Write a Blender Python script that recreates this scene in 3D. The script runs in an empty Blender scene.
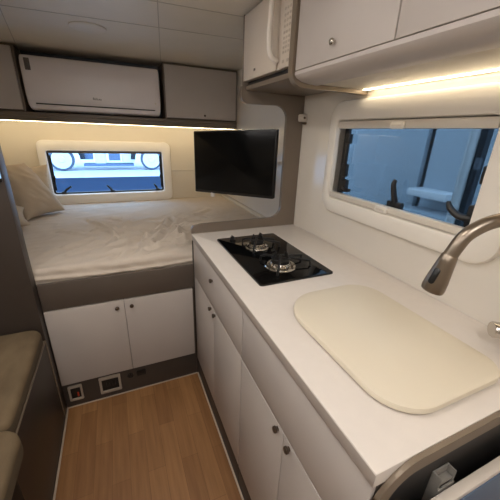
import bpy, bmesh, math, random
from mathutils import Vector, Matrix, noise
random.seed(4)
S = bpy.context.scene
COL = S.collection
R = math.radians

# ------------------------------------------------------------------ materials
def lin(c):
    return tuple(((v/255)/12.92 if v/255 <= .04045 else ((v/255+.055)/1.055)**2.4) for v in c) + (1,)

def mat(name, rgb, rough=.5, metal=0, spec=.5, var=.06, scale=9, bump=0, bscale=60, coat=0, stretch=(1,1,1)):
    m = bpy.data.materials.new(name); m.use_nodes = True
    nt = m.node_tree; b = nt.nodes['Principled BSDF']
    b.inputs['Roughness'].default_value = rough
    b.inputs['Metallic'].default_value = metal
    b.inputs['Specular IOR Level'].default_value = spec
    b.inputs['Coat Weight'].default_value = coat
    c = lin(rgb)
    tc = nt.nodes.new('ShaderNodeTexCoord'); mp = nt.nodes.new('ShaderNodeMapping')
    mp.inputs['Scale'].default_value = stretch
    nt.links.new(tc.outputs['Object'], mp.inputs['Vector'])
    n = nt.nodes.new('ShaderNodeTexNoise'); n.inputs['Scale'].default_value = scale; n.inputs['Detail'].default_value = 4
    nt.links.new(mp.outputs['Vector'], n.inputs['Vector'])
    r = nt.nodes.new('ShaderNodeValToRGB')
    r.color_ramp.elements[0].position = .3; r.color_ramp.elements[1].position = .7
    r.color_ramp.elements[0].color = tuple(v*(1-var) for v in c[:3])+(1,)
    r.color_ramp.elements[1].color = tuple(min(1, v*(1+var)) for v in c[:3])+(1,)
    nt.links.new(n.outputs['Fac'], r.inputs['Fac']); nt.links.new(r.outputs['Color'], b.inputs['Base Color'])
    if bump:
        n2 = nt.nodes.new('ShaderNodeTexNoise'); n2.inputs['Scale'].default_value = bscale; n2.inputs['Detail'].default_value = 3
        nt.links.new(mp.outputs['Vector'], n2.inputs['Vector'])
        bp = nt.nodes.new('ShaderNodeBump'); bp.inputs['Strength'].default_value = bump; bp.inputs['Distance'].default_value = .004
        nt.links.new(n2.outputs['Fac'], bp.inputs['Height']); nt.links.new(bp.outputs['Normal'], b.inputs['Normal'])
    return m

def emit(name, rgb, strength):
    m = bpy.data.materials.new(name); m.use_nodes = True
    nt = m.node_tree; nt.nodes.clear()
    e = nt.nodes.new('ShaderNodeEmission'); o = nt.nodes.new('ShaderNodeOutputMaterial')
    e.inputs['Color'].default_value = lin(rgb); e.inputs['Strength'].default_value = strength
    nt.links.new(e.outputs[0], o.inputs[0]); return m

def tinted(name, rgb, gloss=.06):
    m = bpy.data.materials.new(name); m.use_nodes = True
    nt = m.node_tree; nt.nodes.clear()
    t = nt.nodes.new('ShaderNodeBsdfTransparent'); g = nt.nodes.new('ShaderNodeBsdfGlossy')
    lw = nt.nodes.new('ShaderNodeLayerWeight'); lw.inputs['Blend'].default_value = .5
    pw = nt.nodes.new('ShaderNodeMath'); pw.operation = 'POWER'; pw.inputs[1].default_value = 4
    f = nt.nodes.new('ShaderNodeMath'); f.operation = 'MULTIPLY_ADD'; f.inputs[1].default_value = .7; f.inputs[2].default_value = gloss
    nt.links.new(lw.outputs['Facing'], pw.inputs[0]); nt.links.new(pw.outputs[0], f.inputs[0])
    mx = nt.nodes.new('ShaderNodeMixShader'); o = nt.nodes.new('ShaderNodeOutputMaterial')
    t.inputs['Color'].default_value = lin(rgb); g.inputs['Roughness'].default_value = .02
    g.inputs['Color'].default_value = (.9, .9, .9, 1)
    nt.links.new(f.outputs[0], mx.inputs[0])
    nt.links.new(t.outputs[0], mx.inputs[1]); nt.links.new(g.outputs[0], mx.inputs[2])
    nt.links.new(mx.outputs[0], o.inputs[0]); return m

def wood_floor():
    m = bpy.data.materials.new('oak_plank_floor'); m.use_nodes = True
    nt = m.node_tree; b = nt.nodes['Principled BSDF']; b.inputs['Roughness'].default_value = .42
    tc = nt.nodes.new('ShaderNodeTexCoord')
    mp = nt.nodes.new('ShaderNodeMapping'); mp.inputs['Rotation'].default_value = (0, 0, R(90))
    nt.links.new(tc.outputs['Object'], mp.inputs['Vector'])
    br = nt.nodes.new('ShaderNodeTexBrick')
    br.inputs['Scale'].default_value = 1; br.inputs['Brick Width'].default_value = .42; br.inputs['Row Height'].default_value = .072
    br.inputs['Mortar Size'].default_value = .0006; br.inputs['Mortar Smooth'].default_value = .3; br.inputs['Bias'].default_value = 0
    br.inputs['Color1'].default_value = lin((164, 120, 76)); br.inputs['Color2'].default_value = lin((140, 99, 61))
    br.inputs['Mortar'].default_value = lin((108, 74, 44))
    nt.links.new(mp.outputs['Vector'], br.inputs['Vector'])
    mp2 = nt.nodes.new('ShaderNodeMapping'); mp2.inputs['Scale'].default_value = (60, 4, 1)
    nt.links.new(tc.outputs['Object'], mp2.inputs['Vector'])
    n = nt.nodes.new('ShaderNodeTexNoise'); n.inputs['Scale'].default_value = 1; n.inputs['Detail'].default_value = 8
    nt.links.new(mp2.outputs['Vector'], n.inputs['Vector'])
    r = nt.nodes.new('ShaderNodeValToRGB')
    r.color_ramp.elements[0].position = .3; r.color_ramp.elements[0].color = (.72, .68, .64, 1)
    r.color_ramp.elements[1].position = .72; r.color_ramp.elements[1].color = (1.12, 1.12, 1.12, 1)
    nt.links.new(n.outputs['Fac'], r.inputs['Fac'])
    mx = nt.nodes.new('ShaderNodeMixRGB'); mx.blend_type = 'MULTIPLY'; mx.inputs['Fac'].default_value = .75
    nt.links.new(br.outputs['Color'], mx.inputs['Color1']); nt.links.new(r.outputs['Color'], mx.inputs['Color2'])
    nt.links.new(mx.outputs['Color'], b.inputs['Base Color']); return m

M = {}
M['floor'] = wood_floor()
M['white'] = mat('cream_white_laminate', (192, 184, 178), .45, var=.015)
M['worktop'] = mat('pale_worktop', (219, 211, 203), .38, var=.015, scale=40)
M['lid'] = mat('cream_sink_lid', (222, 212, 192), .42, var=.01)
M['edge'] = mat('shaded_cream_edge', (168, 158, 150), .5, var=.015)  # darker than the worktop: shade of its upright front edge put into the colour
M['seam'] = mat('dark_seam', (70, 62, 56), .7)
M['taupe'] = mat('taupe_edging', (118, 106, 94), .4, var=.04)
M['bronze'] = mat('bronze_trim', (132, 118, 102), .38, metal=.25, var=.05)
M['bed_panel'] = mat('grey_brown_panel', (92, 82, 74), .5, var=.04)
M['dark'] = mat('dark_brown_panel', (66, 58, 53), .42, var=.05)
M['bench'] = mat('bench_dark_brown', (52, 44, 38), .4, var=.05)
M['toe'] = mat('dark_plinth', (70, 62, 56), .55, var=.05)
M['steel_line'] = mat('pale_sealant', (196, 182, 164), .5)
M['ceiling'] = mat('ceiling_panel', (210, 202, 188), .42, var=.02)
M['ceiling_seam'] = mat('ceiling_joint', (172, 164, 150), .5)
M['wall'] = mat('glossy_white_wall', (226, 219, 208), .18, var=.01, coat=.3)
M['wall_matt'] = mat('soft_white_wall', (218, 208, 190), .5, var=.01)
M['shell'] = mat('beige_room_wall', (224, 218, 210), .7)
M['shell_dark'] = mat('dim_room_wall', (120, 110, 100), .8)
M['recess'] = mat('dark_grey_recess', (104, 108, 114), .6)
M['frame'] = mat('window_frame_plastic', (236, 230, 220), .4, var=.01)
M['blind'] = mat('blind_bar_plastic', (214, 206, 194), .4, var=.01)
M['clip'] = mat('blind_clip', (230, 224, 214), .3)
M['black'] = mat('black_plastic', (22, 21, 21), .35, var=.1)
M['latch'] = mat('black_latch', (26, 25, 26), .45, var=.1)
M['screen'] = mat('black_screen', (9, 10, 11), .22, spec=.22, var=.03)
M['hob'] = mat('black_glass', (10, 10, 11), .06, var=.03)
M['iron'] = mat('cast_iron_black', (20, 19, 19), .42, var=.15, scale=60)
M['chrome'] = mat('chrome', (205, 200, 192), .16, metal=1, var=.03)
M['nickel'] = mat('brushed_nickel', (150, 138, 124), .3, metal=.95, var=.06, scale=30, stretch=(1, 1, .05))
M['knob'] = mat('dark_bronze_knob', (92, 80, 70), .3, metal=.7)
M['sheet'] = mat('beige_sheet', (205, 193, 179), .85, spec=.2, var=.03, scale=5, bump=.15, bscale=300)
M['pillow'] = mat('beige_pillow_cloth', (186, 171, 152), .9, spec=.15, var=.03, bump=.15, bscale=260)
M['cushion'] = mat('mottled_olive_cushion', (113, 97, 75), .85, spec=.2, var=.2, scale=14, bump=.4, bscale=90, stretch=(1, .5, 1))
M['piping'] = mat('cushion_side_cloth', (90, 79, 62), .9, var=.12)
M['ac'] = mat('ac_white_plastic', (244, 238, 240), .3, var=.01)
M['ac_dark'] = mat('ac_slot', (48, 46, 46), .6)
M['sticker'] = mat('grey_sticker', (112, 106, 104), .5, var=.25, scale=120)
M['logo'] = mat('grey_lettering', (78, 68, 68), .5)
M['microwave'] = mat('microwave_white', (206, 194, 180), .35, var=.01)
M['keys'] = mat('grey_key_print', (182, 170, 156), .5)
M['display'] = mat('brown_display', (58, 44, 36), .25)
M['socket'] = mat('pale_socket_plate', (172, 160, 146), .4)
M['red'] = mat('red_switch', (205, 66, 40), .4)
M['white_pl'] = mat('white_plastic', (222, 214, 204), .4, var=.01)
M['grey_pl'] = mat('grey_plastic_bracket', (128, 125, 120), .5)
M['leaf'] = mat('cream_leaf_edge', (214, 205, 196), .45, var=.01)
M['leaf_face'] = mat('daylight_blue_laminate', (84, 104, 132), .35, var=.02)  # blue stands for window light reflected in the leaf
M['end_black'] = mat('black_end_panel', (34, 33, 33), .45, var=.06)
M['led'] = emit('led_diffuser', (255, 235, 200), 9)
M['spot'] = emit('spot_diffuser', (255, 248, 240), 29)
M['fill_left'] = emit('left_fill_glow', (255, 250, 246), 11.5)  # added fill, no such strip in view
M['led_rear'] = emit('rear_led_diffuser', (255, 232, 190), 9)
M['lamp'] = emit('ceiling_lamp_diffuser', (255, 250, 246), 4.5)
M['glass_r'] = tinted('rear_blue_glass', (188, 214, 240), .03)
M['glass_k'] = tinted('kitchen_blue_glass', (140, 158, 174), .04)
M['ground'] = mat('pale_ground', (214, 216, 220), .8, var=.04, scale=.6)
M['navy'] = mat('deep_blue_carpet', (48, 62, 82), .9, spec=0, var=.1, scale=2)
M['truck'] = mat('pale_blue_truck_paint', (96, 116, 144), .5, var=.06)
M['truck_dark'] = mat('truck_chassis', (26, 32, 42), .6)
M['wheel'] = mat('white_wheel', (232, 234, 236), .5, var=.02)
M['tyre'] = mat('tyre_rubber', (84, 94, 110), .8)
M['van'] = mat('neighbour_van_side', (172, 182, 190), .4, var=.03, scale=2)
M['van_dark'] = mat('neighbour_dark_gap', (44, 50, 58), .6)
M['pole'] = mat('pale_pole', (238, 240, 242), .35)
M['hull'] = mat('outer_hull', (216, 216, 216), .5)
M['panel_blue'] = emit('touch_screen_glow', (150, 190, 235), 1.0)

# ------------------------------------------------------------------ mesh helpers
def nb(): return bmesh.new()

def loft(bm, loops, closed=False, cap0=True, cap1=True):
    vs = [[bm.verts.new(p) for p in L] for L in loops]
    n = len(vs[0]); K = len(vs)
    for k in range(K if closed else K-1):
        a, b = vs[k], vs[(k+1) % K]
        for i in range(n):
            j = (i+1) % n
            try: bm.faces.new((a[i], a[j], b[j], b[i]))
            except ValueError: pass
    if not closed:
        if cap0: bm.faces.new(list(reversed(vs[0])))
        if cap1: bm.faces.new(vs[-1])
    return bm

def rrect(u0, u1, v0, v1, r, n=6):
    """rounded rectangle, counter-clockwise; r may be one radius or four (u0v0,u1v0,u1v1,u0v1)"""
    if not isinstance(r, (list, tuple)): r = [r]*4
    P = []
    for (cu, cv, a0, q) in ((u0+r[0], v0+r[0], 180, r[0]), (u1-r[1], v0+r[1], 270, r[1]), (u1-r[2], v1-r[2], 0, r[2]), (u0+r[3], v1-r[3], 90, r[3])):
        for i in range(n+1):
            a = R(a0+90*i/n); P.append((cu+q*math.cos(a), cv+q*math.sin(a)))
    return P

def mp3(P, axis, d):
    if axis == 'x': return [(d, u, v) for u, v in P]
    if axis == 'y': return [(u, d, v) for u, v in P]
    return [(u, v, d) for u, v in P]

def box(bm, x0, x1, y0, y1, z0, z1, bev=0, seg=2):
    vs = [bm.verts.new((x, y, z)) for x in (x0, x1) for y in (y0, y1) for z in (z0, z1)]
    fs = []
    for f in ((0,1,3,2),(4,6,7,5),(0,4,5,1),(2,3,7,6),(0,2,6,4),(1,5,7,3)):
        fs.append(bm.faces.new([vs[i] for i in f]))
    if bev:
        es = list({e for f in fs for e in f.edges})
        bmesh.ops.bevel(bm, geom=es, offset=bev, segments=seg, profile=.5, affect='EDGES')
    return bm

def plate(bm, axis, u0, u1, v0, v1, d0, d1, r=.01, bev=.002, n=6):
    """rounded plate whose front (d1) edge is softened"""
    s = 1 if d1 > d0 else -1
    A = lambda e, d: mp3(rrect(u0+e, u1-e, v0+e, v1-e, [max(.0005, q-e) for q in (r if isinstance(r, (list, tuple)) else [r]*4)], n), axis, d)
    return loft(bm, [A(0, d0), A(0, d1-s*bev), A(bev*.3, d1-s*bev*.3), A(bev, d1)])

def ring(bm, axis, o, i, ro, ri, d0, d1, bev=.004, n=8):
    """frame: o,i = (u0,u1,v0,v1)"""
    s = 1 if d1 > d0 else -1
    def L(q, r, e, d):
        return mp3(rrect(q[0]+e, q[1]-e, q[2]+e, q[3]-e, max(.001, r-e), n), axis, d)
    return loft(bm, [L(o, ro, 0, d0), L(o, ro, 0, d1-s*bev), L(o, ro, bev*.3, d1-s*bev*.3), L(o, ro, bev, d1), L(i, ri, -bev, d1), L(i, ri, -bev*.3, d1-s*bev*.3), L(i, ri, 0, d1-s*bev), L(i, ri, 0, d0)], closed=True)

def frame_of(t):
    t = t.normalized(); u = Vector((0, 0, 1)) if abs(t.z) < .9 else Vector((1, 0, 0))
    a = t.cross(u).normalized(); return a, t.cross(a).normalized()

def tube(bm, pts, rad, n=12, smooth=0):
    pts = [Vector(p) for p in pts]
    rads = rad if isinstance(rad, (list, tuple)) else [rad]*len(pts)
    if smooth:
        q, rr = [], []
        for k in range(len(pts)-1):
            p0, p1, p2, p3 = pts[max(0, k-1)], pts[k], pts[k+1], pts[min(len(pts)-1, k+2)]
            for s in range(smooth):
                t = s/smooth
                q.append(.5*((2*p1)+(p2-p0)*t+(2*p0-5*p1+4*p2-p3)*t*t+(3*p1-p0-3*p2+p3)*t**3)); rr.append(rads[k]*(1-t)+rads[k+1]*t)
        q.append(pts[-1]); rr.append(rads[-1]); pts, rads = q, rr
    loops = []; a = None
    for k, p in enumerate(pts):
        t = (pts[min(k+1, len(pts)-1)]-pts[max(k-1, 0)]).normalized()
        if a is None: a, b = frame_of(t)
        else:
            a = (a - t*a.dot(t)).normalized(); b = t.cross(a).normalized()
        loops.append([p+a*rads[k]*math.cos(2*math.pi*i/n)+b*rads[k]*math.sin(2*math.pi*i/n) for i in range(n)])
    return loft(bm, loops)

def lathe(bm, c, prof, n=28, axis=Vector((0, 0, 1))):
    """prof: (radius, height) list along axis from c"""
    axis = Vector(axis).normalized(); a, b = frame_of(axis); c = Vector(c)
    return loft(bm, [[c+axis*h+a*r*math.cos(2*math.pi*i/n)+b*r*math.sin(2*math.pi*i/n) for i in range(n)] for r, h in prof])

def extrude_poly(bm, P, axis, d0, d1):
    """2D polygon (ccw or cw, may be concave) extruded"""
    return loft(bm, [mp3(P, axis, d0), mp3(P, axis, d1)])

def strip(bm, path, axis, w, d0, d1):
    """ribbon of width w (offset to the left of the 2D path) extruded from d0 to d1"""
    L, Rr = [], []
    for k, p in enumerate(path):
        p = Vector(p); t = (Vector(path[min(k+1, len(path)-1)])-Vector(path[max(k-1, 0)])).normalized()
        nrm = Vector((-t.y, t.x)); L.append(tuple(p)); Rr.append(tuple(p+nrm*w))
    for k in range(len(path)-1):
        q = [L[k], L[k+1], Rr[k+1], Rr[k]]
        loft(bm, [mp3(q, axis, d0), mp3(q, axis, d1)])
    bmesh.ops.remove_doubles(bm, verts=bm.verts, dist=1e-6)
    return bm

def obj(name, bm, m, parent=None, smooth=True, loc=None):
    bmesh.ops.recalc_face_normals(bm, faces=bm.faces)
    me = bpy.data.meshes.new(name)
    if parent is not None:
        o3 = Vector((0, 0, 0)); p = parent
        while p is not None: o3 += p.location; p = p.parent
        org = o3
    else:
        if loc is None:
            xs = [v.co for v in bm.verts]
            loc = Vector(((min(v.x for v in xs)+max(v.x for v in xs))/2, (min(v.y for v in xs)+max(v.y for v in xs))/2, min(v.z for v in xs)))
        org = Vector(loc)
    for v in bm.verts: v.co -= org
    bm.to_mesh(me); bm.free()
    if smooth:
        me.polygons.foreach_set('use_smooth', [True]*len(me.polygons))
        me.set_sharp_from_angle(angle=R(35))
    me.materials.append(m if not isinstance(m, str) else M[m])
    o = bpy.data.objects.new(name, me); COL.objects.link(o)
    if parent is None: o.location = org
    else: o.parent = parent
    return o

def tag(o, label, cat, group=None):
    o['label'] = label; o['category'] = cat
    if group: o['group'] = group
    return o

def thing(name, label, cat, loc, group=None):
    o = bpy.data.objects.new(name, None); o.empty_display_size = .05; COL.objects.link(o); o.location = loc
    return tag(o, label, cat, group)

def struct(name, bm, m, parent=None):
    o = obj(name, bm, m, parent)
    if parent is None: o['kind'] = 'structure'
    return o

def tree(o, p=None):
    out = [o]
    for c in list(o.children): out += tree(c)
    return out

def copy_thing(root, delta, label, group=None):
    def rec(o, par):
        c = o.copy(); COL.objects.link(c)
        if par is not None: c.parent = par
        for ch in list(o.children): rec(ch, c)
        return c
    c = rec(root, None); c.location = root.location+Vector(delta); c['label'] = label
    if group: c['group'] = group
    return c

# ------------------------------------------------------------------ dimensions
ZC = 1.868          # ceiling
XW = .61            # kitchen wall
YR = 1.5            # rear wall
XA = .700           # right wall of bed alcove
XL = -1.36          # left wall
YF = -2.9           # front end of the room (behind the camera)

# ------------------------------------------------------------------ setting
b = nb(); box(b, XL, XA, YF, YR, -.04, 0); struct('floor', b, M['floor'])
b = nb(); box(b, XL-.04, XA+.04, YF-.04, YR+.04, ZC, ZC+.04)
ce = struct('ceiling', b, M['ceiling'])
def seamline(p, q, w=.0022):
    bm = nb(); p = Vector(p); q = Vector(q); t = (q-p).normalized(); s = Vector((-t.y, t.x, 0))*w
    P = [p+s, q+s, q-s, p-s]
    return loft(bm, [[(v.x, v.y, ZC-.0015) for v in P], [(v.x, v.y, ZC+.004) for v in P]])
for k, (p, q) in enumerate((((XL, .50, 0), (XW, .36, 0)), ((XL, .14, 0), (.30, .055, 0)), ((-.12, -.2, 0), (.085, 1.19, 0)), ((-.60, -.2, 0), (-.80, 1.19, 0)))):
    struct('trim_%d' % (k+1), seamline(p, q), M['ceiling_seam'])
# rear wall with window hole
gx0, gx1, gz0, gz1 = -.807, .085, .857, 1.21
b = nb()
box(b, XL, gx0, YR, YR+.04, 0, ZC); box(b, gx1, XA+.04, YR, YR+.04, 0, ZC)
box(b, gx0, gx1, YR, YR+.04, 0, gz0); box(b, gx0, gx1, YR, YR+.04, gz1, ZC)
struct('wall_rear', b, M['wall_matt'])
b = nb(); box(b, gx1+.08, XA, YR-.004, YR, 1.036, 1.05, .001); struct('trim_5', b, M['wall_matt'])
# right kitchen wall with window hole
ky0, ky1, kz0, kz1 = -.935, -.303, 1.125, 1.452
b = nb()
XO = XW+.045
box(b, XW, XO, YF, ky0, 0, ZC); box(b, XW, XO, ky1, .03, 0, ZC)
box(b, XW, XO, ky0, ky1, 0, kz0); box(b, XW, XO, ky0, ky1, kz1, ZC); box(b, XO, XA+.04, .0, .03, 0, ZC)
struct('wall_right', b, M['wall'])
b = nb(); box(b, XA, XA+.04, .03, YR+.04, 0, ZC); struct('wall_alcove', b, M['wall'])
b = nb(); box(b, .652, XA-.001, .031, YR-.001, 0, .80, .002); struct('wall_ledge', b, M['wall'])
b = nb(); box(b, XL-.04, XL, YF, YR+.04, 0, ZC); struct('wall_left', b, M['wall_matt'])
b = nb(); box(b, XL-.04, XA+.04, YF-.04, YF, 0, ZC); struct('wall_front', b, M['shell'])
# pale sealant lines round the floor
b = nb(); box(b, -.69, .012, -.006, 0, 0, .007, .001); struct('trim_6', b, M['steel_line'])
b = nb(); box(b, -.69, -.683, -1.0, -.008, 0, .007, .001); struct('trim_7', b, M['steel_line'])
b = nb(); box(b, .006, .013, -1.235, -.008, 0, .007, .001); struct('trim_8', b, M['steel_line'])

# ------------------------------------------------------------------ rear window
w = bpy.data.objects.new('window_1', None); COL.objects.link(w); w.location = (-.36, YR, gz0); w['kind'] = 'structure'
b = nb(); ring(b, 'y', (-.862, .158, .775, 1.288), (gx0, gx1, gz0, gz1), .05, .02, YR+.03, YR-.042, .008); obj('window_frame', b, M['frame'], w)
b = nb(); ring(b, 'y', (gx0-.006, gx1+.006, gz0-.006, gz1+.006), (gx0+.012, gx1-.012, gz0+.012, gz1-.006), .02, .015, YR+.03, YR+.005, .003); obj('gasket', b, M['latch'], w)
b = nb(); box(b, gx0, gx1, YR-.004, YR+.012, gz1-.022, gz1, .003); obj('blind_bar', b, M['taupe'], w)
b = nb(); box(b, gx0+.004, gx1-.004, YR+.018, YR+.024, gz0+.004, gz1-.004); obj('pane', b, M['glass_r'], w)
def latch(x, sx, z=gz0+.055, n='latch'):
    bm = nb(); tube(bm, [(x, YR+.006, z-.045), (x-.012*sx, YR-.008, z-.02), (x-.04*sx, YR-.02, z+.012)], [.010, .010, .007], 8, 4)
    box(bm, x-.018, x+.018, YR-.004, YR+.016, z-.058, z-.034, .004); return obj(n, bm, M['latch'], w)
latch(-.36, 1); latch(-.735, -1.6); latch(.03, .8)
for x in (gx0+.018, gx1-.018):
    b = nb(); tube(b, [(x, YR+.012, gz0+.03), (x, YR+.012, gz1-.04)], .006, 8)
    box(b, x-.011, x+.011, YR+.0, YR+.018, gz0+.12, gz0+.15, .003); obj('stay_arm', b, M['latch'], w)

# ------------------------------------------------------------------ kitchen window
w = bpy.data.objects.new('window_2', None); COL.objects.link(w); w.location = (XW, -.595, kz0); w['kind'] = 'structure'
b = nb(); ring(b, 'x', (-1.03, -.252, 1.058, 1.528), (ky0, ky1, kz0, kz1), .075, .018, XW+.03, XW-.024, .012); obj('window_frame', b, M['frame'], w)
b = nb(); box(b, XW-.016, XW+.006, ky0+.002, ky1-.002, kz1-.032, kz1-.003, .004); obj('blind_bar', b, M['blind'], w)
b = nb(); box(b, XW-.018, XW+.006, ky0+.002, ky1-.002, kz0+.002, kz0+.026, .004); obj('blind_bar', b, M['blind'], w)
for z in (kz1-.034, kz0+.0):
    b = nb(); plate(b, 'x', -.650, -.594, z, z+.024, XW-.014, XW-.026, .008, .003); c = obj('blind_clip', b, M['clip'], w)
    b = nb(); plate(b, 'x', -.642, -.602, z+.008, z+.015, XW-.025, XW-.028, .003, .001); obj('grip', b, M['blind'], c)
b = nb(); box(b, XW+.040, XW+.045, ky0+.004, ky1-.004, kz0+.004, kz1-.004); obj('pane', b, M['glass_k'], w)
b = nb(); ring(b, 'x', (ky0-.004, ky1+.004, kz0-.004, kz1+.004), (ky0+.004, ky1-.022, kz0+.008, kz1-.006), .015, .012, XW+.044, XW+.028, .003); obj('gasket', b, M['latch'], w)
# latches and stays
b = nb(); box(b, XW+.012, XW+.035, -.675, -.61, kz0+.016, kz0+.044, .006)
tube(b, [(XW+.02, -.645, kz0+.035), (XW+.010, -.640, kz0+.07), (XW+.008, -.632, kz0+.105), (XW+.012, -.634, kz0+.122)], [.012, .010, .009, .006], 8, 4); obj('latch', b, M['latch'], w)
b = nb(); box(b, XW+.012, XW+.036, ky0+.004, ky0+.032, kz0+.02, kz0+.09, .005)
tube(b, [(XW+.02, ky0+.020, kz0+.05), (XW+.010, -.885, kz0+.052), (XW+.008, -.855, kz0+.070), (XW+.010, -.845, kz0+.088)], [.011, .011, .010, .006], 8, 4); obj('latch', b, M['latch'], w)
b = nb(); box(b, XW+.012, XW+.036, ky0+.004, ky0+.024, 1.275, 1.325, .004); obj('hinge_block', b, M['latch'], w)
b = nb(); tube(b, [(XW+.026, -.335, kz0+.05), (XW+.026, -.332, kz1-.04)], .007, 8); box(b, XW+.016, XW+.036, -.353, -.322, 1.22, 1.275, .004); box(b, XW+.016, XW+.036, -.35, -.32, 1.36, 1.40, .004); obj('stay_arm', b, M['latch'], w)
b = nb(); box(b, XW+.012, XW+.034, -.37, -.325, kz0+.03, kz0+.085, .006)
tube(b, [(XW+.016, -.355, kz0+.05), (XW+.008, -.385, kz0+.042), (XW+.006, -.41, kz0+.046)], [.009, .009, .006], 8, 3); obj('latch', b, M['latch'], w)

# ------------------------------------------------------------------ partitions beside the bed
b = nb()
def arc(cx, cz, r, a0, a1, n=8): return [(cx+r*math.cos(R(a0+(a1-a0)*i/n)), cz+r*math.sin(R(a0+(a1-a0)*i/n))) for i in range(n+1)]
P = [(.608, .902), (.608, 1.589), (.266, 1.589)]
P += arc(.297, 1.553, .035, 180, 270, 5)
P += arc(.452, 1.458, .062, 90, 0, 8)
P += arc(.450, 1.015, .064, 0, -90, 8)
P += [(.20, .948), (.06, .947), (.016, .940), (.006, .925), (.006, .902)]
extrude_poly(b, P, 'y', .002, .024); b.normal_update()
bmesh.ops.triangulate(b, faces=[f for f in b.faces if len(f.verts) > 4])
tag(obj('partition_panel', b, M['taupe'], smooth=False), 'taupe partition panel with a rounded opening, between the worktop and the bed', 'partition')
b = nb(); box(b, XL+.002, -.69, -.065, -.002, 0, ZC-.002, .002)
tag(obj('partition_panel', b, M['dark']), 'dark brown tall partition panel at the left end of the bed', 'partition')

# small touch panel on the left partition
t = thing('control_panel', 'small control panel with pale blue screen on the dark left partition', 'control panel', (-.728, -.067, 1.19))
b = nb(); plate(b, 'y', -.775, -.692, 1.19, 1.30, -.0652, -.076, .006, .002); obj('housing', b, M['black'], t)
b = nb(); plate(b, 'y', -.770, -.6925, 1.205, 1.285, -.0755, -.0775, .003, .0006); obj('screen', b, M['panel_blue'], t)

# ------------------------------------------------------------------ bed base, mattress, pillows
t = thing('bed_base', 'bed base cupboard with two cream doors below the mattress', 'bed base', (-.345, .3, 0))
b = nb(); box(b, XL+.005, .648, .004, YR-.04, .0, .722, .002); obj('carcass', b, M['bed_panel'], t)
b = nb(); box(b, -.688, .0045, -.014, .003, .602, .736, .003); obj('fascia', b, M['bed_panel'], t)
b = nb(); box(b, -.688, .0045, -.003, .003, .004, .166, .001); obj('toe_panel', b, M['toe'], t)
def knob(x, y, z, ax, r=.0095, m='knob'):
    bm = nb(); lathe(bm, (x, y, z), [(r*.65, 0), (r*.65, .004), (r, .007), (r, .012), (r*.75, .0145), (r*.2, .015)], 16, ax); return bm
for x0, x1, kx, hs in ((-.686, -.3498, -.383, 1), (-.3482, -.006, -.316, -1)):
    b = nb(); box(b, x0, x1, -.020, -.003, .168, .598, .002); d = obj('door', b, M['white'], t)
    obj('knob', knob(kx, -.020, .563, (0, -1, 0), .010), M['knob'], d)

# mattress with fitted sheet: one wrinkled surface
CRE = [((-.53, .86), (-.36, .56), .008, .020), ((-.48, .59), (-.22, .42), .010, .022), ((-.20, .30), (-.03, .57), .011, .026),
       ((-.04, .55), (.24, .68), .009, .026), ((-.57, .17), (-.44, .26), .006, .018), ((-.17, .23), (-.07, .43), .008, .020),
       ((-.46, .66), (-.31, .31), .007, .018), ((-.35, .05), (-.26, .15), .008, .018), ((-.12, .21), (.10, .46), .011, .024),
       ((-.61, .29), (-.48, .39), .005, .020), ((-.28, .73), (-.40, .86), .006, .020), ((-.05, .18), (.10, .30), .010, .02),
       ((-.30, .50), (-.10, .62), .006, .025), ((.05, .60), (.35, .95), .006, .03), ((-.66, .60), (-.50, .50), .005, .025), ((-.2, .12), (.0, .2), .008, .018)]
def wrinkle(x, y):
    h = 0
    for (a, c, amp, wd) in CRE:
        ax, ay = a; cx, cy = c; dx, dy = cx-ax, cy-ay; L = dx*dx+dy*dy
        s = max(0, min(1, ((x-ax)*dx+(y-ay)*dy)/L))
        wob = .012*noise.noise((x*9, y*9, 3))
        dd = math.hypot(x-ax-s*dx+wob, y-ay-s*dy+wob)
        e = math.exp(-(dd/(wd*.75))**2)*(.25+.75*math.sin(math.pi*min(.9, max(.1, s))))
        h += 1.9*amp*e - .8*amp*math.exp(-((dd-wd*1.4)/(wd*.7))**2)
    mk = math.exp(-(((x+.10)/.42)**2+((y-.38)/.34)**2))
    c1, s1 = .62, .78
    u = x*c1+y*s1; v = -x*s1+y*c1
    wx = .35*noise.noise((x*4, y*4, 11))
    rdg = (1-abs(noise.noise((u*2.2, v*10+wx*4, 4))))**5
    rdg2 = (1-abs(noise.noise((x*3.0+wx*2, y*12-x*3, 8))))**6
    h += mk*.034*rdg + (.25+.75*mk)*.016*rdg2
    h += .0030*noise.noise((x*5, y*5, 0)) + .0025*noise.noise((x*13, y*7, 5))
    return h
b = nb()
X0, X1 = XL+.004, .648
NX = 250
zt, zb, rr_ = .797, .7285, .024
path = []
for i in range(9): path.append((.012, zb+(zt-rr_-zb)*i/8, 'f'))
for i in range(1, 8):
    a = R(180-90*i/8); path.append((.012+rr_+rr_*math.cos(a), zt-rr_+rr_*math.sin(a), 'c'))
NY = 190
yb = YR-.004
for i in range(NY+1): path.append((.012+rr_+(yb-.012-rr_)*i/NY, zt, 't'))
grid = []
for (y, z, kd) in path:
    row = []
    for i in range(NX+1):
        x = X0+(X1-X0)*i/NX
        if kd == 't':
            wgt = min(1, (y-.0)/.05)
            zz = z+wrinkle(x, y)*wgt-.014*y
            row.append((x, y, zz))
        else:
            f = (z-zb)/(zt-zb)
            n1 = noise.noise((x*6, z*20, 7)); n2 = noise.noise((x*16, z*30+x*8, 2))
            sag = .006*math.exp(-((z-zb-.022-.008*math.sin(x*5))/.008)**2)
            row.append((x, y-.006*n1*min(1, f*3)-.006*n2*(1-f*.5)-sag*1.6+.004*(f-.5)*0, z+.004*noise.noise((x*4, 1, 1))*f))
    grid.append([b.verts.new(p) for p in row])
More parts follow.
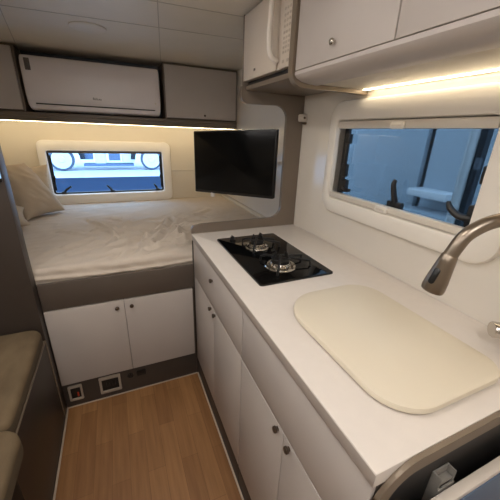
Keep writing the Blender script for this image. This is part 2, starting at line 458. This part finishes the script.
for j in range(len(grid)-1):
    for i in range(NX): b.faces.new((grid[j][i], grid[j][i+1], grid[j+1][i+1], grid[j+1][i]))
# underside closes the volume
u0, u1 = b.verts.new((X0, yb, zb)), b.verts.new((X1, yb, zb))
b.faces.new(grid[0][::-1]+[u0, u1])
b.faces.new([g[0] for g in grid]+[u0]); b.faces.new([g[-1] for g in grid][::-1]+[u1])
b.faces.new([u1, u0]+grid[-1])
o = obj('mattress', b, M['sheet']); o.data.set_sharp_from_angle(angle=R(70))
tag(o, 'wide mattress under a rumpled beige sheet on the bed base', 'mattress')

def pillow(name, label, c, ux, uy, wd, ht, th, group=None, seed=0, sub=34):
    """cushion centred at c; ux, uy in-plane axes"""
    bm = nb(); ux = Vector(ux).normalized(); uy = Vector(uy); uy = (uy-ux*uy.dot(ux)).normalized(); nz = ux.cross(uy); c = Vector(c)
    V = {}
    for s in (1, -1):
        for i in range(sub+1):
            for j in range(sub+1):
                if s == -1 and (i in (0, sub) or j in (0, sub)): V[s, i, j] = V[1, i, j]; continue
                u = -1+2*i/sub; v = -1+2*j/sub
                pu = u*(1-.09*(1-v*v)*abs(u)**2)*1.0; pv = v*(1-.09*(1-u*u)*abs(v)**2)
                e = max(0, (1-u**4))**.55*max(0, (1-v**4))**.55
                h = s*th/2*e*(.75+.25*(1-u*u)*(1-v*v))
                p3 = (u*2.2+seed, v*2.2, s*2)
                wr = .010*noise.noise(p3)*e+.007*noise.noise((u*3+seed, v*7+u*3, s))*e
                # soft folds running in from the edges
                wr += .007*e*math.sin(9*v+2.5*u+seed)*max(0, -u*.6+.3)
                V[s, i, j] = bm.verts.new(c+ux*pu*wd/2+uy*pv*ht/2+nz*(h+s*wr))
    for s in (1, -1):
        for i in range(sub):
            for j in range(sub):
                q = [V[s, i, j], V[s, i+1, j], V[s, i+1, j+1], V[s, i, j+1]]
                try: bm.faces.new(q if s == 1 else q[::-1])
                except ValueError: pass
    o = obj(name, bm, M['pillow']); o.data.set_sharp_from_angle(angle=R(80))
    return tag(o, label, 'pillow', group)
A = Vector((-.915, 1.34, 1.105)); B = Vector((-.735, 1.13, .80)); Cc = Vector((-.91, .90, .80)); D = A+Cc-B
ctr = (A+Cc)/2
pillow('pillow', 'large beige pillow leaning by the rear window on the left of the bed', ctr+Vector((-.0, .0, .01)), B-Cc, A-B, (B-Cc).length*1.10, (A-B).length*1.08, .17, 'bed pillows', 1)
pillow('pillow', 'small corner of a beige pillow lying in front of the large pillow', (-1.06, .745, .872), (.95, .28, -.07), (-.2, .7, .12), .42, .30, .10, 'bed pillows', 5)
pillow('pillow', 'beige pillow behind the large pillow, only its right tip showing beside the window frame', (-1.02, 1.42, .945), (.98, -.12, .12), (0, .22, .97), .46, .28, .08, 'bed pillows', 9)

# ------------------------------------------------------------------ rear overhead cabinets and air conditioner
YC = 1.2
def rear_cab(label, x0, x1, kx, grp):
    t = thing('overhead_cabinet', label, 'cabinet', ((x0+x1)/2, YC+.15, 1.48), grp)
    b = nb(); box(b, x0, x1, YC+.004, YR-.004, 1.478, ZC-.004, .002); obj('carcass', b, M['taupe'], t)
    b = nb(); box(b, x0+.008, x1-.012, YC-.016, YC+.004, 1.486, ZC-.018, .003); d = obj('door', b, M['white'], t)
    obj('knob', knob(kx, YC-.016, 1.512, (0, -1, 0), .008), M['knob'], d)
rear_cab('cream overhead cabinet right of the air conditioner', .098, XA-.004, .41, 'rear overhead cabinets')
rear_cab('cream overhead cabinet left of the air conditioner, cut by the photo edge', XL+.004, -.822, -1.1, 'rear overhead cabinets')
b = nb(); box(b, -.819, .095, YC+.19, YC+.20, 1.478, ZC-.004); struct('wall_recess', b, M['recess'])
b = nb(); box(b, XL+.004, XA-.004, YC-.012, YR-.004, 1.45, 1.475, .002); box(b, XL+.004, XA-.004, YC-.012, YC+.006, 1.418, 1.45, .002)
tag(obj('valance_shelf', b, M['taupe']), 'grey-brown valance shelf running under the rear cabinets and air conditioner', 'shelf')
b = nb(); plate(b, 'z', XL+.02, XA-.02, YC+.010, YC+.022, 1.4495, 1.4160, .004, .003)
tag(obj('led_strip', b, M['led_rear']), 'glowing warm LED strip under the rear cabinets above the bed', 'led strip')

t = thing('air_conditioner', 'white wall air conditioner between the two rear overhead cabinets', 'air conditioner', (-.365, YC+.08, 1.483))
b = nb()
ax0, ax1 = -.800, .062
prof = [(YC+.188, 1.485, 0), (YC+.07, 1.484, 0), (YC+.0, 1.490, .0), (YC-.022, 1.503, 0), (YC-.030, 1.525, 0), (YC-.034, 1.58, 0), (YC-.034, 1.70, 0), (YC-.026, 1.785, 0), (YC-.012, 1.808, 0), (YC+.02, 1.815, 0), (YC+.188, 1.815, 0)]
def ins(z): # sides taper in at the lower corners
    f = max(0, (1.56-z)/.075); g = max(0, (z-1.80)/.015); return .030*f*f*.55+.012*g*g
loops = []
for x, e in ((ax0, .0), (ax1, .0)):
    pass
rows = []
for k, (y, z, _) in enumerate(prof):
    i = ins(z); xs = [ax0+i, ax0+i+.006, ax0+i+.018] + [ax0+.05+(ax1-ax0-.1)*q/10 for q in range(11)] + [ax1-i-.018, ax1-i-.006, ax1-i]
    ed = [.014, .004, 0]+[0]*11+[0, .004, .014]
    rows.append([b.verts.new((x, min(YC+.188, y+(e if y < YC+.03 else 0)), z)) for x, e in zip(xs, ed)])
for k in range(len(rows)-1):
    for i in range(len(rows[0])-1): b.faces.new((rows[k][i], rows[k][i+1], rows[k+1][i+1], rows[k+1][i]))
b.faces.new([r[0] for r in rows]); b.faces.new([r[-1] for r in rows][::-1]); b.faces.new(rows[0][::-1]+rows[-1]) if False else None
obj('housing', b, M['ac'], t)
b = nb(); plate(b, 'y', -.748, .014, 1.500, 1.524, YC-.020, YC-.036, .004, .002); lv = obj('louver', b, M['ac'], t)
b = nb(); box(b, -.750, .016, YC-.0365, YC-.026, 1.5245, 1.531); obj('slot', b, M['ac_dark'], lv)
b = nb(); plate(b, 'y', -.772, -.742, 1.722, 1.790, YC-.0315, YC-.0352, .003, .0005); obj('rating_sticker', b, M['sticker'], t)
b = nb(); lathe(b, (.022, YC-.0335, 1.575), [(.006, 0), (.006, .0016), (.004, .002)], 12, (0, -1, 0)); obj('indicator_light', b, M['clip'], t)
def text_mesh(name, body, size, m, parent, loc, rot, extr=.0006):
    cu = bpy.data.curves.new(name, 'FONT'); cu.body = body; cu.size = size; cu.extrude = extr; cu.align_x = 'CENTER'
    tmp = bpy.data.objects.new(name+'_tmp', cu); COL.objects.link(tmp)
    dg = bpy.context.evaluated_depsgraph_get(); dg.update()
    me = bpy.data.meshes.new_from_object(tmp.evaluated_get(dg))
    bpy.data.objects.remove(tmp)
    MX = Matrix.Translation(loc) @ rot.to_4x4()
    me.transform(MX)
    o3 = Vector((0, 0, 0)); p = parent
    while p is not None: o3 += p.location; p = p.parent
    me.transform(Matrix.Translation(-o3))
    me.materials.clear(); me.materials.append(m)
    o = bpy.data.objects.new(name, me); COL.objects.link(o); o.parent = parent; return o
RY = Matrix.Rotation(R(90), 3, 'X')
text_mesh('logo', 'Balaxa', .022, M['logo'], t, (-.376, YC-.0345, 1.572), RY)

# ------------------------------------------------------------------ television
t = thing('television', 'black flat television turned on its bracket in front of the bed alcove', 'television', (.55, .28, 1.05))
pr, pl = Vector((.480, .038, 0)), Vector((.150, .50, 0)); u = (pr-pl).normalized(); nf = Vector((u.y, -u.x, 0)); Wt = (pr-pl).length
def tv(u0, u1, v0, v1, d0, d1, r=.004, bv=.002):
    bm = nb(); plate(bm, 'y', u0, u1, v0, v1, d0, d1, r, bv)
    for v in bm.verts:
        x, y, z = v.co; v.co = pl+u*x+nf*(-y)+Vector((0, 0, z-.025*(1-x/Wt)))
    return bm
obj('casing', tv(0, Wt, 1.048, 1.414, .022, 0, .006, .003), M['black'], t)
obj('screen', tv(.008, Wt-.008, 1.064, 1.407, .001, -.0012, .002, .0004), M['screen'], t)
obj('rear_housing', tv(.12, Wt-.12, 1.10, 1.33, .05, .02, .03, .01), M['black'], t)
mid = pl+u*Wt*.5-nf*.05
b = nb(); tube(b, [(mid.x, mid.y, 1.20), (.58, .46, 1.20), (XA-.010, .52, 1.20)], .012, 10); obj('bracket_arm', b, M['grey_pl'], t)
b = nb(); plate(b, 'x', .47, .57, 1.14, 1.26, XA-.0005, XA-.012, .01, .002); obj('wall_plate', b, M['white_pl'], t)
fp = pl+u*.135-nf*.012
b = nb(); box(b, fp.x-.012, fp.x+.012, fp.y-.012, fp.y+.012, 1.005, 1.034, .004); obj('infrared_eye', b, M['white_pl'], t)

# ------------------------------------------------------------------ kitchen base cabinets
def front(t, y0, y1, z0, z1, name):
    b = nb(); box(b, .010, .0198, y0, y1, z0, z1, .0015); return obj(name, b, M['white'], t)
def base_cab(label, y0, y1, ysplit, drawer_knob):
    t = thing('base_cabinet', label, 'cabinet', (.3, (y0+y1)/2, 0), 'kitchen base cabinets')
    b = nb(); box(b, .020, XW-.004, y0+.001, y1-.001, .118, .868, .001); obj('carcass', b, M['toe'], t)
    b = nb(); box(b, .014, .05, y0+.001, y1-.001, 0, .118, .001); obj('plinth', b, M['toe'], t)
    d = front(t, y0+.002, y1-.002, .669, .864, 'drawer')
    if drawer_knob: obj('knob', knob(.010, -.345, .802, (-1, 0, 0), .0095), M['knob'], d)
    for a, c, s in ((y0, ysplit, 1), (ysplit, y1, -1)):
        d = front(t, a+(.002 if s == 1 else .0012), c-(.0012 if s == 1 else .002), .122, .666, 'door')
        obj('knob', knob(.010, (c-.030) if s == 1 else (a+.030), .652, (-1, 0, 0), .0095), M['knob'], d)
    return t
base_cab('white base cabinet below the hob, next to the bed', -.684, -.006, -.352, True)
base_cab('white base cabinet below the sink lid, nearest the camera', -1.240, -.686, -.980, False)
# front upright by the bed corner
b = nb(); box(b, .005, .03, -.0055, .0015, .0, .868, .0008); tag(obj('filler_strip', b, M['toe']), 'narrow dark filler strip between the base cabinet and the bed base', 'strip')

b = nb(); plate(b, 'z', .007, XW-.001, -1.241, .0015, .869, .900, .003, .002)
wt = tag(obj('worktop', b, M['worktop']), 'long pale cream kitchen worktop along the right wall', 'worktop')
b = nb(); box(b, .0060, .0069, -1.2408, .001, .8695, .8975, .0003); obj('edge_shade_strip', b, M['edge'], wt)  # thin strip laid on to darken the worktop's front edge as if in shade

# end panel with rounded bronze rim
t = thing('end_panel', 'black cabinet end panel with a rounded bronze rim at the near end of the worktop', 'panel', (.3, -1.235, 0))
path = [(.006, 0), (.006, .4), (.006, .79)] + arc(.101, .805, .095, 180, 90, 10) + [(.3, .900), (XW-.002, .900)]
b = nb(); strip(b, path, 'y', -.029, -1.250, -1.2415); obj('rim', b, M['bronze'], t)
b = nb()
P = [(.033, .002)] + arc(.101, .805, .068, 180, 90, 8) + [(XW-.003, .873), (XW-.003, .002)]
extrude_poly(b, P, 'y', -1.2415, -1.244); obj('face', b, M['end_black'], t, smooth=False)

# grey bracket on the end panel
t = thing('table_bracket', 'small grey plastic bracket fixed on the black end panel', 'bracket', (.18, -1.255, .74))
b = nb()
for x in (.156, .196): box(b, x, x+.004, -1.262, -1.2445, .74, .826, .002)
box(b, .156, .200, -1.248, -1.2445, .74, .826, .001); box(b, .156, .200, -1.264, -1.248, .74, .746, .001); box(b, .156, .200, -1.264, -1.260, .74, .80, .001)
obj('body', b, M['grey_pl'], t)
b = nb(); box(b, .161, .195, -1.2605, -1.2482, .805, .811, .001); obj('pin_plate', b, M['grey_pl'], t)

t = thing('folding_table_leaf', 'folded table leaf with cream edge and face coloured blue for reflected daylight, below the bronze rimmed end panel', 'table leaf', (.34, -1.276, 0))
b = nb(); box(b, .07, XW-.004, -1.284, -1.266, .001, .798, .002); obj('board', b, M['leaf'], t)
b = nb(); box(b, .075, XW-.006, -1.287, -1.2845, .006, .790, .001); obj('face', b, M['leaf_face'], t)

# ------------------------------------------------------------------ hob
t = thing('gas_hob', 'black glass two-burner gas hob set in the worktop', 'hob', (.25, -.375, .9003))
b = nb(); plate(b, 'z', .097, .407, -.628, -.127, .9003, .908, .012, .003); obj('glass', b, M['hob'], t)
def burner(cx, cy, r):
    z = .9082
    b = nb(); lathe(b, (cx, cy, z), [(r*1.0, 0), (r*1.02, .003), (r*.98, .008), (r*.86, .009), (r*.82, .006), (r*.3, .005)], 36); bu = obj('burner', b, M['chrome'], t)
    b = nb(); lathe(b, (cx, cy, z+.005), [(r*.62, 0), (r*.66, .010), (r*.62, .016), (r*.2, .017)], 32)
    for i in range(20):
        a = 2*math.pi*i/20; x, y = cx+r*.64*math.cos(a), cy+r*.64*math.sin(a)
        box(b, x-.0022, x+.0022, y-.0022, y+.0022, z+.008, z+.019)
    obj('flame_ring', b, M['chrome'], bu)
    b = nb(); lathe(b, (cx, cy, z+.021), [(r*.5, 0), (r*.56, .003), (r*.54, .008), (r*.40, .010), (r*.1, .0105)], 32); obj('burner_cap', b, M['iron'], bu)
    # pan support: four arms rising towards the middle
    b = nb()
    for dg, k in ((-16, 2.0), (16, 2.0), (125, 1.5), (235, 1.5)):
        a = R(dg); e = Vector((math.cos(a), math.sin(a), 0)); c = Vector((cx, cy, z))
        tube(b, [c+e*r*k+Vector((0, 0, .001)), c+e*r*(k-.04)+Vector((0, 0, .022)), c+e*r*1.1+Vector((0, 0, .032)), c+e*r*.45+Vector((0, 0, .038)), c+e*r*.36+Vector((0, 0, .058))], [.0045, .0048, .0048, .0048, .0035], 8)
    tube(b, [Vector((cx+r*.55*math.cos(2*math.pi*i/36), cy+r*.55*math.sin(2*math.pi*i/36), z+.0365)) for i in range(37)], .0035, 8)
    obj('pan_support', b, M['iron'], bu)
burner(.235, -.295, .052); burner(.235, -.515, .060)
for x in (.168, .318):
    b = nb(); lathe(b, (x, -.158, .9082), [(.014, 0), (.014, .004), (.011, .006), (.010, .012), (.006, .014)], 20); box(b, x-.003, x+.003, -.168, -.148, .919, .9255, .001); obj('control_knob', b, M['iron'], t)

# ------------------------------------------------------------------ sink lid
b = nb()
lr = [.092, .060, .085, .125]
loft(b, [mp3(rrect(.103+e, .438-e, -1.200+e, -.744-e, [q-e for q in lr], 10), 'z', zz) for e, zz in ((.010, .9004), (.010, .9055), (.0015, .906), (0, .908), (0, .917), (.001, .9195), (.004, .921))])
tag(obj('sink_lid', b, M['lid']), 'cream sink cover board with rounded corners lying on the worktop', 'sink lid')

# ------------------------------------------------------------------ faucet
t = thing('faucet', 'brushed nickel kitchen faucet arching over the sink lid', 'faucet', (.555, -1.15, .9003))
b = nb(); lathe(b, (.555, -1.15, .9003), [(.028, 0), (.028, .006), (.022, .010), (.021, .085), (.019, .092), (.014, .095)], 28); obj('base', b, M['nickel'], t)
b = nb(); tube(b, [(.555, -1.15, .99), (.555, -1.15, 1.10), (.543, -1.149, 1.18), (.495, -1.146, 1.238), (.42, -1.136, 1.260), (.352, -1.122, 1.249), (.322, -1.110, 1.2365), (.298, -1.099, 1.213), (.283, -1.091, 1.172)], .0135, 20, 6); obj('spout', b, M['nickel'], t)
ne, he = Vector((.283, -1.091, 1.172)), Vector((.274, -1.081, 1.092)); ax = (he-ne)
b = nb(); L = ax.length
lathe(b, ne, [(.0125, -.004), (.0150, 0), (.0165, .012), (.0215, L*.72), (.0225, L*.92), (.0215, L), (.012, L)], 28, ax); hd = obj('spray_head', b, M['nickel'], t)
a = ax.normalized(); cam_dir = (Vector((-.308, -1.435, 1.385))-ne); side = (cam_dir-a*cam_dir.dot(a)).normalized(); oth = a.cross(side)
side = (side+oth*.42).normalized(); oth = a.cross(side)
b = nb(); c0 = ne+a*L*.55+side*.0178
ps = rrect(-.0175, .0175, -.006, .006, .0055, 5)
tilt = (a+side*.12).normalized()
loft(b, [[c0+tilt*p[0]+oth*p[1]-side*.004 for p in ps], [c0+tilt*p[0]+oth*p[1]+side*.003 for p in ps], [c0+tilt*p[0]*.9+oth*p[1]*.8+side*.004 for p in ps]]); obj('spray_button', b, M['black'], hd)
b = nb(); lathe(b, (.552, -1.150, .955), [(.014, .018), (.017, .026), (.020, .028), (.020, .062), (.018, .065), (.004, .0655)], 26, (-.75, .55, .0)); obj('handle', b, M['chrome'], t)

# ------------------------------------------------------------------ upper kitchen cabinets, microwave
XU = .275
t = thing('kitchen_cabinet', 'long white wall cabinet with lockable flap doors above the kitchen window', 'cabinet', (.45, -1.3, 1.55))
b = nb(); box(b, XU+.018, XW-.004, YF+.02, -.442, 1.585, ZC-.002, .002); obj('carcass', b, M['taupe'], t)
for y0, y1 in ((-.852, -.445), (-1.30, -.856), (-1.80, -1.304), (-2.4, -1.804)):
    b = nb(); box(b, XU, XU+.018, y0, y1, 1.586, ZC-.004, .0015); d = obj('door', b, M['white'], t)
    if y0 > -1.4: obj('knob', knob(XU, y1-.198, 1.625, (-1, 0, 0), .009), M['chrome'], d)
prof = [(XU+.002, 1.584), (XU+.002, 1.574), (XU+.010, 1.565), (XU+.030, 1.557), (XU+.06, 1.552), (XU+.095, 1.550), (XU+.100, 1.553), (XU+.100, 1.584)]
b = nb(); extrude_poly(b, prof, 'y', YF+.02, -.442); obj('valance', b, M['white'], t)
b = nb(); box(b, XU+.101, XW-.042, YF+.02, -.442, 1.5545, 1.584, .001); box(b, XW-.020, XW-.004, YF+.02, -.442, 1.5545, 1.584, .001); box(b, XW-.0415, XW-.0205, YF+.02, -.442, 1.568, 1.584); obj('underside', b, M['wall_matt'], t)
t = thing('led_strip', 'glowing warm LED strip under the wall cabinet above the kitchen window', 'led strip', (XW-.012, -1.6, 1.55))
b = nb(); box(b, XW-.040, XW-.022, YF+.1, -.442, 1.5545, 1.5679, .001); obj('profile', b, M['bronze'], t)
b = nb(); plate(b, 'z', XW-.0375, XW-.0245, YF+.11, -.446, 1.5550, 1.5515, .003, .001); obj('diffuser', b, M['led'], t)
# rounded trim plate between microwave and doors
path = [(XU-.008, ZC-.003), (XU-.008, 1.60)] + arc(XU+.042, 1.590, .050, 180, 270, 8) + [(XU+.15, 1.540), (XW-.008, 1.540)]
b = nb(); strip(b, path, 'y', .014, -.440, -.412)
tag(obj('trim_profile', b, M['bronze']), 'curved tan edge profile between the microwave and the wall cabinet doors', 'trim')
b = nb(); box(b, XU+.008, XW-.004, -.411, .0, 1.572, 1.590, .003)
tag(obj('microwave_shelf', b, M['taupe']), 'taupe shelf panel below the microwave', 'shelf')
b = nb(); box(b, XU+.001, XW-.002, .020, .030, 1.5905, ZC-.003, .001)
tag(obj('side_panel', b, M['taupe']), 'thin taupe side panel beside the microwave at the bed end', 'panel')
t = thing('microwave', 'white microwave oven built in beside the wall cabinet doors, near the ceiling', 'microwave', (.43, -.2, 1.5903))
b = nb(); box(b, XU+.03, XW-.01, -.405, .017, 1.5903, ZC-.006, .003); obj('body', b, M['ac_dark'], t)
b = nb(); box(b, XU, XU+.029, -.302, .017, 1.608, ZC-.008, .004); obj('door', b, M['microwave'], t)
b = nb(); box(b, XU+.006, XU+.029, -.330, -.304, 1.608, ZC-.008, .003); obj('side_strip', b, M['microwave'], t)
b = nb(); box(b, XU+.002, XU+.029, -.405, -.332, 1.608, ZC-.008, .004); kp = obj('keypad', b, M['microwave'], t)
def key(y, z, w, h, m='keys'):
    b = nb(); plate(b, 'x', y-w/2, y+w/2, z-h/2, z+h/2, XU+.0023, XU+.0004, .002, .0006); obj('button' if m == 'keys' else 'display', b, M[m], kp)
key(-.369, 1.822, .048, .032, 'display')
for z in (1.782, 1.764, 1.748, 1.732, 1.714, 1.698, 1.684, 1.670, 1.656):
    for y in (-.351, -.368, -.385): key(y, z, .010, .0075)
for y in (-.353, -.385): key(y, 1.628, .014, .010)
b = nb(); tube(b, [(XU+.002, -.300, 1.845), (XU-.022, -.300, 1.832), (XU-.028, -.300, 1.77), (XU-.030, -.300, 1.70), (XU-.024, -.304, 1.655), (XU+.002, -.310, 1.632)], [.009, .010, .0105, .0105, .010, .009], 14, 5); obj('handle', b, M['white_pl'], t)
b = nb(); plate(b, 'x', -.118, -.100, 1.635, 1.644, XU+.001, XU-.0008, .002, .0005); obj('badge', b, M['knob'], t)

# little white sensor on the wall by the partition
t = thing('plastic_catch', 'small white plastic catch on the wall beside the partition post', 'catch', (.59, -.02, 1.455))
b = nb(); box(b, .572, XW-.0005, -.040, -.004, 1.452, 1.487, .006); obj('body', b, M['white_pl'], t)
b = nb(); lathe(b, (.590, -.038, 1.470), [(.006, 0), (.006, .004), (.004, .0055)], 14, (-.2, -1, 0)); obj('button', b, M['knob'], t)
b = nb(); box(b, .590, XW-.001, -.036, -.012, 1.440, 1.451, .003); obj('hook', b, M['knob'], t)

# ------------------------------------------------------------------ sockets on the plinth under the bed doors
t = thing('switch_plate', 'square pale switch plate with a red rocker at the left end of the bed plinth', 'switch', (-.634, -.0035, .045), 'plinth fittings')
b = nb(); ring(b, 'y', (-.668, -.604, .046, .142), (-.658, -.613, .060, .128), .006, .004, -.0035, -.012, .002); obj('plate', b, M['socket'], t)
b = nb(); box(b, -.658, -.613, -.007, -.0036, .060, .128); obj('insert', b, M['black'], t)
b = nb(); box(b, -.630, -.623, -.013, -.0072, .070, .098, .002); obj('rocker', b, M['red'], t)
t = thing('power_socket', 'wide pale socket frame with black insert on the bed plinth', 'socket', (-.47, -.0035, .03), 'plinth fittings')
b = nb(); ring(b, 'y', (-.524, -.418, .040, .148), (-.512, -.430, .058, .130), .006, .004, -.0035, -.012, .002); obj('plate', b, M['socket'], t)
b = nb(); box(b, -.512, -.430, -.008, -.0036, .058, .130)
for x in (-.490, -.462): box(b, x, x+.016, -.011, -.008, .080, .112, .002)
obj('insert', b, M['black'], t)
b = nb(); lathe(b, (-.368, -.0035, .112), [(.017, 0), (.017, .004), (.013, .006), (.010, .003), (.002, .003)], 20, (0, -1, 0)); tag(obj('power_inlet', b, M['black']), 'small round black inlet on the bed plinth, right of the wide socket', 'socket', 'plinth fittings')
b = nb(); plate(b, 'y', -.335, -.285, .098, .134, -.0035, -.009, .006, .002); tag(obj('usb_socket', b, M['black']), 'small dark rectangular socket at the right of the bed plinth fittings', 'socket', 'plinth fittings')

# ------------------------------------------------------------------ left bench
t = thing('bench_base', 'dark brown bench base on the left with pale metal edge strips', 'bench', (-.95, -.35, 0))
b = nb(); box(b, XL+.01, -.692, -.628, -.067, .001, .486, .001); obj('box', b, M['bench'], t)
b = nb(); box(b, -.700, -.6885, -.630, -.067, .4805, .4875, .001); box(b, -.6925, -.6885, -.0725, -.0665, .001, .4875, .001); obj('edge_strip', b, M['bronze'], t)
def cushion(x0, x1, y0, y1, z0, z1, rc, label):
    t = thing('seat_cushion', label, 'cushion', ((x0+x1)/2, (y0+y1)/2, z0), 'bench seat cushions')
    b = nb()
    lv = [(.012, z0), (.002, z0+.008), (0, z0+.02), (0, z1-.024)]
    loft(b, [mp3(rrect(x0+e, x1-e, y0+e, y1-e, [max(.004, q-e) for q in rc], 8), 'z', z) for e, z in lv], cap1=False); obj('side_panel', b, M['piping'], t)
    b = nb(); lv = [(0, z1-.024), (.001, z1-.016), (.005, z1-.007), (.014, z1-.001), (.035, z1+.002), (.09, z1+.004)]
    loft(b, [mp3(rrect(x0+e, x1-e, y0+e, y1-e, [max(.004, q-e*.6) for q in rc], 8), 'z', z) for e, z in lv], cap0=False); obj('top_cover', b, M['cushion'], t)
cushion(XL+.012, -.688, -.585, -.068, .488, .562, [.03, .03, .05, .03], 'mottled olive brown seat cushion on the bench against the dark partition')
cushion(XL+.012, -.648, -1.25, -.592, .488, .566, [.03, .05, .06, .03], 'mottled olive brown seat cushion nearest the camera at the lower left corner')
b = nb(); box(b, XL+.01, -.76, -1.25, -.632, .001, .486, .002)
tag(obj('bench_base', b, M['toe']), 'recessed dark bench base below the nearest cushion', 'bench')

# ------------------------------------------------------------------ ceiling fittings
t = thing('vent_cover', 'round white cover plate on the ceiling in front of the air conditioner', 'vent cover', (-.36, .59, ZC-.012))
b = nb(); lathe(b, (-.36, .59, ZC-.0005), [(.088, 0), (.088, .003), (.082, .007), (.05, .009), (.005, .0095)], 36, (0, 0, -1)); obj('plate', b, M['ceiling'], t)
t = thing('lamp_panel', 'long white ceiling lamp over the aisle behind the viewer', 'lamp', (-.15, -1.75, ZC-.03))
b = nb(); plate(b, 'z', -.45, .10, -2.05, -1.45, ZC-.0005, ZC-.02, .04, .005); obj('housing', b, M['white_pl'], t)
b = nb(); plate(b, 'z', -.42, .07, -2.02, -1.48, ZC-.0195, ZC-.03, .03, .005); obj('diffuser', b, M['lamp'], t)

t = thing('overhead_cabinet', 'white overhead cabinet along the left wall above the bench', 'cabinet', (-1.05, -1.35, 1.6))
b = nb(); box(b, XL+.004, -.76, -2.6, -.12, 1.60, ZC-.004, .003); obj('carcass', b, M['taupe'], t)
for y0 in (-2.58, -1.96, -1.34, -.72):
    b = nb(); box(b, -.7595, -.742, y0, y0+.58, 1.63, ZC-.012, .002); obj('door', b, M['white'], t)
b = nb(); box(b, -.7595, -.722, -2.58, -.14, 1.600, 1.626, .004)
tag(obj('led_strip', b, M['fill_left']), 'added fill light strip, out of view along the lower front edge of the left overhead cabinet', 'led strip')  # unseen glowing strip, added to brighten the ceiling and right-hand cabinets

for k, y in enumerate((-.17, -.95)):
    t = thing('spotlight', ('round ceiling spotlight nearest the bed', 'round ceiling spotlight over the middle of the aisle')[k], 'lamp', (-.36, y, ZC-.012), 'ceiling spotlights')
    b = nb(); lathe(b, (-.36, y, ZC-.0005), [(.095, 0), (.095, .006), (.085, .010), (.078, .010), (.076, .006)], 32, (0, 0, -1)); obj('rim', b, M['white_pl'], t)
    b = nb(); lathe(b, (-.36, y, ZC-.0066), [(.075, 0), (.075, .002), (.06, .0035)], 32, (0, 0, -1)); obj('diffuser', b, M['spot'], t)

# ------------------------------------------------------------------ outside
GZ = -.65
b = nb(); box(b, -30, 30, -25, 40, GZ-.1, GZ); struct('ground', b, M['ground'])
b = nb(); box(b, -6, 6, 6.5, 13.5, GZ+.001, GZ+.03); tag(obj('carpet', b, M['navy']), 'dark blue carpet on the ground outside the rear window', 'carpet')
def truck():
    Y = 16.2
    t = thing('truck', 'pale blue lorry parked far outside the rear window', 'truck', (-.6, Y, GZ))
    for x in (-2.72, 1.50):
        b = nb(); lathe(b, (x, Y-.02, GZ+.56), [(.44, 0), (.55, .02), (.55, .24), (.44, .27)], 32, (0, 1, 0)); wl = obj('wheel', b, M['tyre'], t)
        b = nb(); lathe(b, (x, Y-.03, GZ+.56), [(.02, -.10), (.13, -.10), (.15, -.03), (.36, -.02), (.44, 0), (.45, .03)], 32, (0, 1, 0)); obj('hub', b, M['wheel'], wl)
        b = nb(); strip(b, arc(x, GZ+.56, .82, 180, 0, 14), 'y', .22, Y-.05, Y+.6); obj('mudguard', b, M['truck_dark'], t)
    b = nb(); box(b, -4.1, 3.0, Y+.3, Y+1.6, GZ+.95, GZ+1.15); obj('chassis', b, M['truck_dark'], t)
    for x0, x1, z0, z1, m in ((-1.85, -1.35, .55, 1.05, 'truck'), (-1.25, -.75, .35, 1.1, 'wheel'), (-.60, -.05, .50, 1.05, 'truck'), (.05, .65, .40, 1.0, 'wheel'), (-1.8, .6, .22, .34, 'truck')):
        b = nb(); box(b, x0, x1, Y+.1, Y+.7, GZ+z0, GZ+z1, .02); obj('side_box', b, M[m], t)
    b = nb(); box(b, -4.1, 3.0, Y+.15, Y+2.4, GZ+1.25, GZ+3.6, .03); obj('body', b, M['truck'], t)
truck()
t = thing('neighbour_van', 'pale vehicle side standing close outside the kitchen window', 'van', (2.4, .6, GZ))
b = nb(); box(b, 2.25, 4.2, .53, 4.5, GZ+.3, 2.2, .02); obj('body', b, M['van'], t)
b = nb(); box(b, 2.25, 4.2, -2.5, .47, GZ+.3, 2.2, .02); obj('body_panel', b, M['van'], t)
b = nb(); box(b, 2.30, 4.0, .44, .56, GZ+.35, 2.15); obj('door_gap', b, M['van_dark'], t)
b = nb(); box(b, 2.05, 2.25, .10, .46, .93, .99, .01); obj('step_box', b, M['pole'], t)
b = nb(); box(b, 2.0, 2.25, -2.3, .45, .2, .82, .02); obj('skirt', b, M['van'], t)
t = thing('awning_pole', 'pale upright pole outside the kitchen window', 'pole', (1.2, -.52, GZ))
b = nb(); tube(b, [(1.2, -.515, GZ), (1.2, -.515, 2.6)], .026, 12); obj('tube', b, M['pole'], t)
b = nb(); box(b, 1.185, 1.225, -.572, -.542, GZ, 2.6, .004); obj('channel', b, M['van_dark'], t)

# ------------------------------------------------------------------ world, camera, view
wd = bpy.data.worlds.new('sky'); S.world = wd; wd.use_nodes = True
bg = wd.node_tree.nodes['Background']; bg.inputs['Color'].default_value = (1, .985, .96, 1); bg.inputs['Strength'].default_value = 4

cam = bpy.data.cameras.new('camera'); co = bpy.data.objects.new('camera', cam); COL.objects.link(co)
cam.sensor_width = 36; cam.sensor_fit = 'HORIZONTAL'; cam.lens = 297.89/500*36; cam.clip_start = .02; cam.clip_end = 200
co.location = (-.308, -1.435, 1.385)
rx, ry, rz = R(68.729), R(-1.948), R(-23.337)
co.rotation_euler = (Matrix.Rotation(rz, 3, 'Z') @ Matrix.Rotation(ry, 3, 'Y') @ Matrix.Rotation(rx, 3, 'X')).to_euler()
S.camera = co
S.view_settings.view_transform = 'Standard'; S.view_settings.look = 'None'; S.view_settings.gamma = 1
S.view_settings.use_curve_mapping = False
S.view_settings.exposure = 0.62
